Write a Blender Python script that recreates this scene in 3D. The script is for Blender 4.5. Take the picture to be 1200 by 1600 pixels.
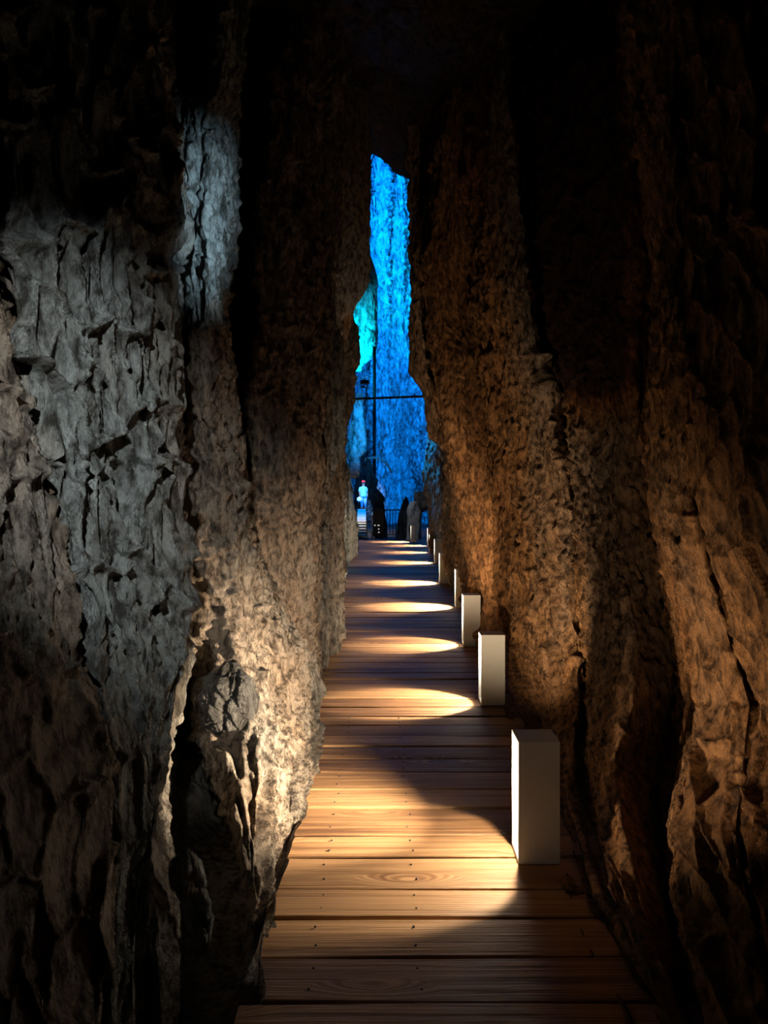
import bpy, bmesh, math, random
import numpy as np
from mathutils import Vector

random.seed(7)
rng = np.random.default_rng(11)
S = bpy.context.scene
for o in list(bpy.data.objects):
    bpy.data.objects.remove(o)

# ------------------------------------------------------------------ camera, world, exposure
F = 1150.0; CX = 600.0; CY = 768.0; EYE = 1.6
cam_d = bpy.data.cameras.new('camera')
cam = bpy.data.objects.new('camera', cam_d)
S.collection.objects.link(cam)
cam.location = (0, 0, EYE)
cam.rotation_euler = (math.radians(90), 0, 0)
cam_d.sensor_fit = 'VERTICAL'
cam_d.sensor_height = 24.0
cam_d.lens = F / 1600 * 24.0
cam_d.shift_y = -(800 - CY) / 1600
cam_d.clip_end = 200
S.camera = cam
w = bpy.data.worlds.new('world'); S.world = w; w.use_nodes = True
w.node_tree.nodes['Background'].inputs[0].default_value = (0.10, 0.14, 0.2, 1)
w.node_tree.nodes['Background'].inputs[1].default_value = 0.004
S.view_settings.view_transform = 'Standard'
S.view_settings.look = 'None'
S.view_settings.gamma = 1
S.view_settings.use_curve_mapping = False
S.view_settings.exposure = 0.0

def aim(o, target):
    d = Vector(target) - o.location
    o.rotation_euler = d.to_track_quat('-Z', 'Y').to_euler()

def spot(name, loc, target, power, color, angle, blend=0.6, radius=0.12):
    l = bpy.data.lights.new(name, 'SPOT'); l.energy = power; l.color = color
    l.spot_size = math.radians(angle); l.spot_blend = blend; l.shadow_soft_size = radius
    o = bpy.data.objects.new(name, l); S.collection.objects.link(o)
    o.location = loc; aim(o, target); return o

# blue show lighting of the great hall behind the passage
BLUE = (0.0, 0.20, 1.0); CYAN = (0.0, 0.75, 0.85)
spot('blue_floodlight', (-4.2, 28.5, 16.5), (0.2, 38, 13.0), 36000, BLUE, 86, 0.8, 0.15)
spot('blue_floodlight', (2.4, 26.9, 2.6), (0.2, 38, 4.5), 10000, BLUE, 90, 0.8, 0.15)
spot('cyan_floodlight', (-4.0, 25.0, 2.5), (-0.75, 30, 6.9), 24000, (0.0, 0.6, 1.0), 34, 0.9, 0.2)
spot('cyan_floodlight', (-1.2, 24.2, 6.0), (1.75, 19.2, 2.8), 6000, (0.02, 0.4, 1.0), 26, 0.9, 0.2)
spot('cyan_floodlight', (0.8, 22.6, 4.6), (-0.95, 18.5, 2.4), 1000, (0.02, 0.5, 1.0), 26, 0.9, 0.2)
spot('cyan_floodlight', (0.3, 21.6, 3.8), (-1.0, 24.4, 3.6), 900, (0.0, 0.32, 1.0), 60, 0.9, 0.2)
spot('hall_fill', (-0.6, 23.2, 3.2), (1.0, 25.1, 0.7), 110, (0.6, 0.78, 1.0), 46, 0.9, 0.1)  # added fill spot without a fixture, brightens the standing rock
spot('warm_wall_fill', (0.45, 7.4, 1.2), (-0.38, 9.0, 3.7), 60, (1.0, 0.72, 0.5), 34, 1.0, 0.04)  # added fill spot without a fixture, picks out the rock curtain
# added fixtureless fill: cool raking the left wall, warm mostly on the right
spot('cool_wall_fill', (-0.30, 0.1, 2.75), (-0.95, 2.85, 1.65), 330, (0.93, 0.98, 0.96), 36, 1.0, 0.03)
spot('cool_wall_fill', (0.25, 2.0, 1.9), (-0.98, 3.9, 3.0), 280, (0.60, 0.85, 1.0), 24, 1.0, 0.04)
spot('warm_wall_fill', (0.42, 3.65, 0.32), (1.02, 5.4, 1.15), 190, (1.0, 0.70, 0.42), 68, 1.0, 0.04)
spot('warm_wall_fill', (0.1, 5.9, 0.3), (1.0, 7.6, 1.35), 210, (1.0, 0.68, 0.40), 66, 1.0, 0.04)
spot('warm_wall_fill', (0.72, 1.75, 0.50), (1.10, 2.95, 1.15), 40, (1.0, 0.68, 0.40), 64, 1.0, 0.04)
spot('warm_wall_fill', (0.35, 4.1, 0.35), (-0.7, 6.0, 1.05), 95, (1.0, 0.76, 0.52), 58, 1.0, 0.04)
spot('warm_wall_fill', (-0.26, 3.18, 0.22), (0.98, 2.98, 0.66), 120, (1.0, 0.68, 0.40), 62, 1.0, 0.03)
spot('front_light', (0.1, 0.2, 1.9), (0.7, 3.2, 0.3), 6, (0.62, 0.92, 1.0), 20, 1.0, 0.1)

# ------------------------------------------------------------------ helpers
def tag(o, label=None, cat=None, group=None, kind=None):
    if label: o['label'] = label
    if cat: o['category'] = cat
    if group: o['group'] = group
    if kind: o['kind'] = kind
    return o

def empty(name, loc, label, cat, group=None):
    o = bpy.data.objects.new(name, None); S.collection.objects.link(o)
    o.location = loc; o.empty_display_size = 0.1
    return tag(o, label, cat, group)

def mesh_obj(name, verts, faces, mat, parent=None, smooth=False, attr=None):
    me = bpy.data.meshes.new(name)
    verts = np.asarray(verts, dtype=np.float32).reshape(-1, 3)
    if isinstance(faces, np.ndarray):
        n = len(faces)
        me.vertices.add(len(verts)); me.vertices.foreach_set('co', verts.ravel())
        me.loops.add(n * 4); me.loops.foreach_set('vertex_index', faces.ravel().astype(np.int32))
        me.polygons.add(n); me.polygons.foreach_set('loop_start', np.arange(0, n * 4, 4, dtype=np.int32))
        me.update(calc_edges=True)
    else:
        me.from_pydata([tuple(map(float, v)) for v in verts], [], faces)
    me.materials.append(mat)
    me.polygons.foreach_set('use_smooth', np.full(len(me.polygons), smooth))
    if attr:
        for k, v in attr.items():
            a = me.attributes.new(k, 'FLOAT', 'POINT'); a.data.foreach_set('value', np.asarray(v, dtype=np.float32).ravel())
    me.update()
    o = bpy.data.objects.new(name, me); S.collection.objects.link(o)
    if parent: o.parent = parent
    return o

def bm_obj(name, bm, mat, parent=None, smooth=False):
    me = bpy.data.meshes.new(name); bmesh.ops.recalc_face_normals(bm, faces=bm.faces); bm.to_mesh(me); bm.free()
    me.materials.append(mat)
    for p in me.polygons: p.use_smooth = smooth
    o = bpy.data.objects.new(name, me); S.collection.objects.link(o)
    if parent: o.parent = parent
    return o

def add_box(bm, lo, hi, bevel=0.0):
    r = bmesh.ops.create_cube(bm, size=1)
    vs = r['verts']
    for v in vs:
        v.co = Vector([(lo[i] + hi[i]) / 2 + v.co[i] * (hi[i] - lo[i]) for i in range(3)])
    if bevel:
        es = list({e for v in vs for e in v.link_edges})
        bmesh.ops.bevel(bm, geom=es, offset=bevel, segments=2, affect='EDGES', profile=0.5)

def add_tube(bm, pts, r, n=10, r2=None):
    pts = [Vector(p) for p in pts]; rings = []
    for i, p in enumerate(pts):
        t = (pts[min(i + 1, len(pts) - 1)] - pts[max(i - 1, 0)]).normalized()
        a = Vector((0, 0, 1)) if abs(t.z) < 0.9 else Vector((1, 0, 0))
        u = t.cross(a).normalized(); v = t.cross(u)
        rr = r if r2 is None else r + (r2 - r) * i / (len(pts) - 1)
        rings.append([bm.verts.new(p + (u * math.cos(k * 2 * math.pi / n) + v * math.sin(k * 2 * math.pi / n)) * rr) for k in range(n)])
    for a, b in zip(rings[:-1], rings[1:]):
        for k in range(n):
            bm.faces.new((a[k], a[(k + 1) % n], b[(k + 1) % n], b[k]))
    bm.faces.new(rings[0]); bm.faces.new(rings[-1])

def pw(px, py, d):
    return ((px - CX) * d / F, d, EYE - (py - CY) * d / F)

# ------------------------------------------------------------------ numpy noise
_perm = np.random.default_rng(3).permutation(256).astype(np.int64)
_perm = np.concatenate([_perm, _perm, _perm])
_g = np.random.default_rng(5).normal(size=(256, 3)); _g /= np.linalg.norm(_g, axis=1)[:, None]
def _h(i, j, k):
    return _perm[_perm[_perm[i & 255] + (j & 255)] + (k & 255)]
def perlin(x, y, z):
    xi, yi, zi = np.floor(x).astype(np.int64), np.floor(y).astype(np.int64), np.floor(z).astype(np.int64)
    xf, yf, zf = x - xi, y - yi, z - zi
    f = lambda t: t * t * t * (t * (t * 6 - 15) + 10)
    u, v, ww = f(xf), f(yf), f(zf); out = 0
    for a in (0, 1):
        for b in (0, 1):
            for c in (0, 1):
                g = _g[_h(xi + a, yi + b, zi + c)]
                dot = g[..., 0] * (xf - a) + g[..., 1] * (yf - b) + g[..., 2] * (zf - c)
                out = out + dot * (u if a else 1 - u) * (v if b else 1 - v) * (ww if c else 1 - ww)
    return out * 1.6
def fbm(x, y, z, octv=4, gain=0.5, ridged=False):
    s = 0; a = 1; t = 0
    for k in range(octv):
        n = perlin(x + 17.3 * k, y - 9.1 * k, z + 5.7 * k)
        if ridged: n = 1 - 2 * np.abs(n)
        s = s + a * n; t += a; a *= gain; x, y, z = x * 2.03, y * 2.03, z * 2.03
    return s / t
_vp = np.random.default_rng(8).random((256, 3))
def voronoi(x, y, z):
    xi, yi, zi = np.floor(x).astype(np.int64), np.floor(y).astype(np.int64), np.floor(z).astype(np.int64)
    f1 = np.full(x.shape, 9.0); f2 = np.full(x.shape, 9.0); idv = np.zeros(x.shape)
    for a in (-1, 0, 1):
        for b in (-1, 0, 1):
            for c in (-1, 0, 1):
                h = _h(xi + a, yi + b, zi + c); p = _vp[h]
                d = np.sqrt((xi + a + p[..., 0] - x) ** 2 + (yi + b + p[..., 1] - y) ** 2 + (zi + c + p[..., 2] - z) ** 2)
                m = d < f1
                f2 = np.where(m, f1, np.minimum(f2, d)); idv = np.where(m, h / 255.0, idv); f1 = np.where(m, d, f1)
    return f1, f2, idv
def sstep(a, b, x):
    t = np.clip((x - a) / (b - a), 0, 1); return t * t * (3 - 2 * t)

def rock_disp(U, W, Z, kind):
    """Height in metres over the surface: U along the wall, W a slow third coordinate, Z height."""
    wx = 0.10 * fbm(U * 2.1, W * 2.1, Z * 1.3, 3); wz = 0.12 * fbm(U * 2.3 + 31, W * 2, Z * 1.7, 3)
    u, z = U + wx, Z + wz
    big = fbm(u * 1.6, W, z * 0.9 + 4, 3)
    fib = fbm(u * 16, W * 5, z * 2.2, 5, 0.6, True)
    grit = fbm(U * 34, W * 20, Z * 24, 4, 0.7)
    pit = fbm(u * 22 + 9, W * 11, z * 14, 2)
    pit = -np.clip(pit - 0.28, 0, 1)
    if kind == 'blocks':
        f1, f2, i = voronoi(u * 11.5, W * 2, z * 3.0)
        cell = 1 - f1 ** 2; g1, g2, j = voronoi(u * 4.0 + 7, W * 1.3, z * 2.9 + 1.1 * u)
        e1 = sstep(0, 0.22, f2 - f1)
        crack = sstep(0, 0.10, g2 - g1); k1, k2, kk = voronoi(u * 27, W * 4, z * 7)
        return 0.05 * big + 0.030 * cell + 0.040 * e1 + 0.05 * (i - 0.5) + 0.055 * crack + 0.07 * (j - .5) + 0.010 * (1 - k1) + 0.006 * fib + 0.007 * grit
    if kind == 'lumps':
        f1, f2, i = voronoi(u * 8.0 + z * 1.6, W * 3, z * 4.4)
        g1, g2, j = voronoi(u * 21 + z * 3, W * 6, z * 12)
        return 0.06 * big + 0.055 * (1 - f1 ** 2) + 0.02 * sstep(0, .1, f2 - f1) + 0.05 * (i - .5) + 0.022 * (1 - g1) + 0.010 * fib + 0.008 * grit
    if kind == 'fibre':
        g1, g2, j = voronoi(u * 5.0 + 3, W * 2, z * 1.5); k1, k2, kk = voronoi(u * 24, W * 6, z * 9)
        l1, l2, ll = voronoi(u * 10 + z * 1.2, W * 4, z * 4.5)
        fine = fbm(U * 40, W * 14, Z * 9, 4, 0.65, True)
        return 0.085 * big + 0.045 * fib + 0.030 * sstep(0, .14, g2 - g1) + 0.055 * (j - .5) + 0.022 * (1 - k1) + 0.028 * sstep(0, .2, l2 - l1) + 0.03 * (ll - .5) + 0.036 * grit + 0.022 * fine + 0.14 * pit
    return 0.05 * big + 0.03 * fib + 0.015 * grit

# ------------------------------------------------------------------ materials
def new_mat(name):
    m = bpy.data.materials.new(name); m.use_nodes = True
    nt = m.node_tree; b = nt.nodes['Principled BSDF']; return m, nt, b

def plain(name, col, rough=0.5, metal=0.0, emis=None, es=0.0, noise=0.0):
    m, nt, b = new_mat(name)
    b.inputs['Base Color'].default_value = (*col, 1); b.inputs['Roughness'].default_value = rough
    b.inputs['Metallic'].default_value = metal
    if emis: b.inputs['Emission Color'].default_value = (*emis, 1); b.inputs['Emission Strength'].default_value = es
    tc = nt.nodes.new('ShaderNodeTexCoord'); n = nt.nodes.new('ShaderNodeTexNoise'); n.inputs['Scale'].default_value = 180
    nt.links.new(tc.outputs['Object'], n.inputs['Vector'])
    bp = nt.nodes.new('ShaderNodeBump'); bp.inputs['Strength'].default_value = noise; bp.inputs['Distance'].default_value = 0.002
    nt.links.new(n.outputs['Fac'], bp.inputs['Height']); nt.links.new(bp.outputs[0], b.inputs['Normal'])
    return m

def rock_mat(name, stops, scale=1.0, rough=0.62, bump=1.0, var=0.35, spec=0.35):
    m, nt, b = new_mat(name); N = nt.nodes; L = nt.links
    geo = N.new('ShaderNodeNewGeometry'); at = N.new('ShaderNodeAttribute'); at.attribute_name = 'tone'
    mp = N.new('ShaderNodeMapping'); mp.inputs['Scale'].default_value = (scale * 3, scale * 3, scale * 1.1)
    L.new(geo.outputs['Position'], mp.inputs['Vector'])
    n1 = N.new('ShaderNodeTexNoise'); n1.inputs['Scale'].default_value = 1.0; n1.inputs['Detail'].default_value = 9; n1.inputs['Roughness'].default_value = 0.62
    L.new(mp.outputs[0], n1.inputs['Vector'])
    ma = N.new('ShaderNodeMath'); ma.operation = 'MULTIPLY_ADD'; ma.inputs[1].default_value = var * 2
    L.new(n1.outputs['Fac'], ma.inputs[0])
    sb = N.new('ShaderNodeMath'); sb.operation = 'SUBTRACT'; sb.inputs[1].default_value = var
    L.new(at.outputs['Fac'], sb.inputs[0]); L.new(sb.outputs[0], ma.inputs[2])
    cr = N.new('ShaderNodeValToRGB'); cr.color_ramp.interpolation = 'LINEAR'
    e = cr.color_ramp.elements; e[0].position = stops[0][0]; e[0].color = (*stops[0][1], 1)
    e[1].position = stops[-1][0]; e[1].color = (*stops[-1][1], 1)
    for p, c in stops[1:-1]:
        q = e.new(p); q.color = (*c, 1)
    L.new(ma.outputs[0], cr.inputs['Fac'])
    mp2 = N.new('ShaderNodeMapping'); mp2.inputs['Scale'].default_value = (scale * 22, scale * 22, scale * 9)
    L.new(geo.outputs['Position'], mp2.inputs['Vector'])
    n2 = N.new('ShaderNodeTexNoise'); n2.inputs['Scale'].default_value = 1.0; n2.inputs['Detail'].default_value = 10; n2.inputs['Roughness'].default_value = 0.7
    L.new(mp2.outputs[0], n2.inputs['Vector'])
    mx = N.new('ShaderNodeMix'); mx.data_type = 'RGBA'; mx.blend_type = 'MULTIPLY'; mx.inputs['Factor'].default_value = 1
    r2 = N.new('ShaderNodeValToRGB'); r2.color_ramp.elements[0].position = 0.39; r2.color_ramp.elements[0].color = (.17, .15, .135, 1)  # low spots of the bump noise coloured dark, shade painted into the pits
    r2.color_ramp.elements[1].position = 0.57; r2.color_ramp.elements[1].color = (1.15, 1.15, 1.15, 1)
    L.new(n2.outputs['Fac'], r2.inputs['Fac'])
    L.new(cr.outputs[0], mx.inputs['A']); L.new(r2.outputs[0], mx.inputs['B']); L.new(mx.outputs['Result'], b.inputs['Base Color'])
    b1 = N.new('ShaderNodeBump'); b1.inputs['Strength'].default_value = bump; b1.inputs['Distance'].default_value = 0.06 / scale
    L.new(n2.outputs['Fac'], b1.inputs['Height'])
    mp3 = N.new('ShaderNodeMapping'); mp3.inputs['Scale'].default_value = (scale * 110, scale * 110, scale * 75)
    L.new(geo.outputs['Position'], mp3.inputs['Vector'])
    n3 = N.new('ShaderNodeTexNoise'); n3.inputs['Scale'].default_value = 1.0; n3.inputs['Detail'].default_value = 3
    L.new(mp3.outputs[0], n3.inputs['Vector'])
    b2 = N.new('ShaderNodeBump'); b2.inputs['Strength'].default_value = bump * .6; b2.inputs['Distance'].default_value = 0.010 / scale
    L.new(n3.outputs['Fac'], b2.inputs['Height']); L.new(b1.outputs[0], b2.inputs['Normal']); L.new(b2.outputs[0], b.inputs['Normal'])
    b.inputs['Roughness'].default_value = rough; b.inputs['Specular IOR Level'].default_value = spec
    return m

GREY = (0.30, 0.32, 0.31); TAUPE = (0.36, 0.27, 0.20); OCHRE = (0.42, 0.22, 0.09); RUST = (0.20, 0.075, 0.03); PALE = (0.50, 0.55, 0.55)
m_left = rock_mat('left_wall_limestone', [(0.0, PALE), (0.22, GREY), (0.55, TAUPE), (1.0, OCHRE)], 1.0, var=0.3, bump=1.5)
m_right = rock_mat('right_wall_limestone', [(0.0, GREY), (0.35, TAUPE), (0.7, OCHRE), (0.92, RUST), (1.0, (.05, .02, .012))], 1.0, var=0.3, bump=1.4)  # near-black last stop is shade painted on the upper right rock
m_hall = rock_mat('hall_limestone', [(0.0, (.75, .75, .72)), (0.5, (.52, .5, .47)), (1.0, (.30, .28, .26))], 0.25, var=0.4, bump=1.0)
m_ceil = rock_mat('shade_toned_ceiling_rock', [(0.0, (.05, .05, .05)), (0.5, (.06, .045, .035)), (1.0, (.035, .02, .012))], 0.5, var=0.4)  # near-black colour stands in for the darkness of the unlit ceiling
m_dark = rock_mat('dark_rock', [(0.0, (.08, .08, .08)), (1.0, (.22, .19, .16))], 0.5, var=0.4, rough=0.4)
m_white = plain('white_powder_coat', (0.46, 0.49, 0.49), 0.55, noise=0.5)
m_inner = plain('white_enamel', (0.85, 0.84, 0.8), 0.4)
m_led = plain('led_diffuser', (0.9, 0.9, 0.9), 0.4, emis=(1.0, 0.90, 0.74), es=30.0)
m_steel = plain('dark_painted_steel', (0.03, 0.035, 0.04), 0.4, 0.6)
m_pale = plain('pale_painted_steel', (0.6, 0.6, 0.58), 0.4, 0.2)
m_black = plain('black_rubber', (0.01, 0.01, 0.012), 0.6)

def wood_mat():
    m, nt, b = new_mat('weathered_deck_wood'); N = nt.nodes; L = nt.links
    geo = N.new('ShaderNodeNewGeometry'); at = N.new('ShaderNodeAttribute'); at.attribute_name = 'plank'
    cb = N.new('ShaderNodeCombineXYZ'); m1 = N.new('ShaderNodeMath'); m1.operation = 'MULTIPLY'; m1.inputs[1].default_value = 37.0
    L.new(at.outputs['Fac'], m1.inputs[0]); L.new(m1.outputs[0], cb.inputs['Z']); L.new(m1.outputs[0], cb.inputs['X'])
    ad = N.new('ShaderNodeVectorMath'); ad.operation = 'ADD'; L.new(geo.outputs['Position'], ad.inputs[0]); L.new(cb.outputs[0], ad.inputs[1])
    # knots: sparse rings which also bend the grain round them
    mk = N.new('ShaderNodeMapping'); mk.inputs['Scale'].default_value = (0.95, 4.0, 1); L.new(ad.outputs[0], mk.inputs['Vector'])
    vo = N.new('ShaderNodeTexVoronoi'); vo.inputs['Scale'].default_value = 1.0; L.new(mk.outputs[0], vo.inputs['Vector'])
    mp = N.new('ShaderNodeMapping'); mp.inputs['Scale'].default_value = (1.1, 34, 1); L.new(ad.outputs[0], mp.inputs['Vector'])
    kn = N.new('ShaderNodeMapRange'); kn.inputs['From Min'].default_value = 0.0; kn.inputs['From Max'].default_value = 0.24
    kn.inputs['To Min'].default_value = 3.0; kn.inputs['To Max'].default_value = 0.0
    L.new(vo.outputs['Distance'], kn.inputs['Value'])
    cb2 = N.new('ShaderNodeCombineXYZ'); L.new(kn.outputs[0], cb2.inputs['Y'])
    ad2 = N.new('ShaderNodeVectorMath'); ad2.operation = 'ADD'; L.new(mp.outputs[0], ad2.inputs[0]); L.new(cb2.outputs[0], ad2.inputs[1])
    n1 = N.new('ShaderNodeTexNoise'); n1.inputs['Scale'].default_value = 1.0; n1.inputs['Detail'].default_value = 7; n1.inputs['Roughness'].default_value = .6
    n1.inputs['Distortion'].default_value = 0.25
    L.new(ad2.outputs[0], n1.inputs['Vector'])
    wv = N.new('ShaderNodeTexWave'); wv.bands_direction = 'Y'; wv.inputs['Scale'].default_value = 0.7; wv.inputs['Distortion'].default_value = 5; wv.inputs['Detail'].default_value = 3
    wv.inputs['Detail Scale'].default_value = 0.6
    L.new(ad2.outputs[0], wv.inputs['Vector'])
    cr = N.new('ShaderNodeValToRGB'); e = cr.color_ramp.elements
    e[0].position = 0.28; e[0].color = (0.055, 0.026, 0.013, 1); e[1].position = 0.75; e[1].color = (0.40, 0.235, 0.115, 1)
    q = e.new(0.5); q.color = (0.20, 0.105, 0.048, 1)
    mixv = N.new('ShaderNodeMix'); mixv.data_type = 'FLOAT'; mixv.inputs['Factor'].default_value = 0.18
    L.new(n1.outputs['Fac'], mixv.inputs['A']); L.new(wv.outputs['Fac'], mixv.inputs['B'])
    ma = N.new('ShaderNodeMath'); ma.operation = 'MULTIPLY_ADD'; ma.inputs[1].default_value = 0.30; 
    L.new(at.outputs['Fac'], ma.inputs[0]); 
    sb = N.new('ShaderNodeMath'); sb.operation = 'SUBTRACT'; sb.inputs[1].default_value = 0.13
    L.new(mixv.outputs['Result'], sb.inputs[0]); L.new(sb.outputs[0], ma.inputs[2])
    L.new(ma.outputs[0], cr.inputs['Fac'])
    kr = N.new('ShaderNodeMapRange'); kr.inputs['From Min'].default_value = 0.0; kr.inputs['From Max'].default_value = 0.035
    kr.inputs['To Min'].default_value = 0.15; kr.inputs['To Max'].default_value = 1
    L.new(vo.outputs['Distance'], kr.inputs['Value'])
    mx = N.new('ShaderNodeMix'); mx.data_type = 'RGBA'; mx.blend_type = 'MULTIPLY'; mx.inputs['Factor'].default_value = 1
    L.new(cr.outputs[0], mx.inputs['A']); L.new(kr.outputs[0], mx.inputs['B'])
    L.new(mx.outputs['Result'], b.inputs['Base Color'])
    bp = N.new('ShaderNodeBump'); bp.inputs['Strength'].default_value = 0.9; bp.inputs['Distance'].default_value = 0.012
    L.new(n1.outputs['Fac'], bp.inputs['Height']); L.new(bp.outputs[0], b.inputs['Normal'])
    b.inputs['Roughness'].default_value = 0.5; b.inputs['Specular IOR Level'].default_value = 0.3
    return m
m_wood = wood_mat()

# ------------------------------------------------------------------ rock wall builder
def interp(curve, ys, idx):
    c = sorted(curve); return np.interp(ys, [p[0] for p in c], [p[idx] for p in c])

ZF = -0.15
def wall(name, curves, kinds, mat, rows, step_px=2.2, amp=1.0, smooth_c=2, flip=False, dens=.0027):
    """curves: dicts with feature line (row, px, distance) or a fixed plan position, n columns to next, tone, rough kind."""
    nr = len(rows); X = []; D = []; T = []; K = []
    for c in curves:
        if 'w' in c:
            x, d, dr = c['w']; X.append(np.full(nr, x)); D.append(np.full(nr, d)); Zr = EYE - (rows - CY) * dr / F
            X[-1] = X[-1].astype(float); c['_z'] = np.maximum(Zr, ZF)
        else:
            px = interp(c['p'], rows, 1); d = interp(c['p'], rows, 2)
            lim = np.where(rows > CY + 20, (EYE - ZF) * F / np.maximum(rows - CY, 1), 1e9)
            d = np.minimum(d, lim)
            X.append((px - CX) * d / F); D.append(d); c['_z'] = EYE - (rows - CY) * d / F
        T.append(interp(c['t'], rows, 1) if isinstance(c['t'], list) else np.full(nr, float(c['t'])))
        K.append(interp(c['k'], rows, 1) if isinstance(c.get('k', 0), list) else np.full(nr, float(c.get('k', 0))))
    X = np.array(X); D = np.array(D); Z = np.array([c['_z'] for c in curves]); T = np.array(T); K = np.array(K)
    cols = [0.0]
    X3 = np.stack([X, D, Z], -1)
    for i in range(len(curves) - 1):
        vis = slice(0, int(nr * .85)); ln = np.linalg.norm(X3[i + 1, vis] - X3[i, vis], axis=-1); dm = (D[i, vis] + D[i + 1, vis]) / 2
        n = np.percentile(ln / (np.maximum(dm, 1.3) * dens), 70)
        curves[i]['n'] = int(np.clip(n, 10, 150 if 'p' in curves[i] and 'p' in curves[i + 1] else 70))
    for i in range(len(curves) - 1):
        n = curves[i].get('n', 30); cols += list(i + (np.arange(n) + 1) / n)
    cols = np.array(cols); i0 = np.minimum(cols.astype(int), len(curves) - 2); f = (cols - i0)[:, None]
    fe = f
    L = lambda A: A[i0] * (1 - fe) + A[i0 + 1] * fe
    x, d, z, t, k = L(X), L(D), L(Z), L(T), L(K)
    for A in (x, d):
        for _ in range(smooth_c):
            A[1:-1] = (A[:-2] + 2 * A[1:-1] + A[2:]) / 4
            A[:, 1:-1] = (A[:, :-2] + 2 * A[:, 1:-1] + A[:, 2:]) / 4
    # arc length along the wall, averaged over rows, so flutes follow the feature lines
    seg = np.sqrt(np.diff(x, axis=0) ** 2 + np.diff(d, axis=0) ** 2)
    r0 = int(nr * 0.5); U = np.concatenate([[0], np.cumsum(seg[:, r0 - 20:r0 + 20].mean(1))])[:, None] + 0 * x
    P = np.stack([x, d, z], -1)
    du = np.gradient(P, axis=0); dv = np.gradient(P, axis=1)
    nrm = np.cross(du, dv); nrm /= np.linalg.norm(nrm, axis=-1)[..., None] + 1e-9
    if flip: nrm = -nrm
    for _ in range(6):
        nrm[1:-1] = (nrm[:-2] + 2 * nrm[1:-1] + nrm[2:]) / 4
    nrm /= np.linalg.norm(nrm, axis=-1)[..., None] + 1e-9
    W = 0.35 * d + 0.3 * x
    sc = np.ones_like(d)
    Uw, Ww, Zw = U, W, z
    k0, k1 = kinds
    wts = [np.clip(1 - k, 0, 1), np.clip(1 - np.abs(k - 1), 0, 1), np.clip(k - 1, 0, 1)]
    h = np.zeros_like(z)
    for wt, kd, off in zip(wts, (k0, k1, 'lumps'), (0, 40, 80)):
        m = wt > 1e-3
        if m.any(): h[m] += wt[m] * rock_disp(Uw[m] + off, Ww[m], Zw[m], kd)
    for _ in range(1):
        h[1:-1] = (h[:-2] + 2 * h[1:-1] + h[2:]) / 4
        h[:, 1:-1] = (h[:, :-2] + 2 * h[:, 1:-1] + h[:, 2:]) / 4
    h = h - h.mean()
    h = h * amp * np.clip(0.65 + d / 15, 0.75, 1.2)
    P = P + nrm * h[..., None]
    nc = len(cols); a = (np.arange(nc - 1)[:, None] * nr + np.arange(nr - 1)[None, :]).ravel()
    fc = np.stack([a, a + 1, a + nr + 1, a + nr], 1)
    if flip: fc = fc[:, ::-1]
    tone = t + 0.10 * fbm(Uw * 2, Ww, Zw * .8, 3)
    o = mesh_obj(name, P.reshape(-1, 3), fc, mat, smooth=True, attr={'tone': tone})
    tag(o, kind='structure'); return o

def C(pts, n=30, t=0.4, k=0): return dict(p=pts, n=n, t=t, k=k)
def Wp(x, d, dr, n=30, t=0.4, k=0): return dict(w=(x, d, dr), n=n, t=t, k=k)
def shift(pts, dx, dd): return [(y, p + dx, d + dd) for y, p, d in pts]

rows = np.concatenate([np.arange(-160, 1640, 2.2), [1660, 1700, 1760, 1850]])
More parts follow.
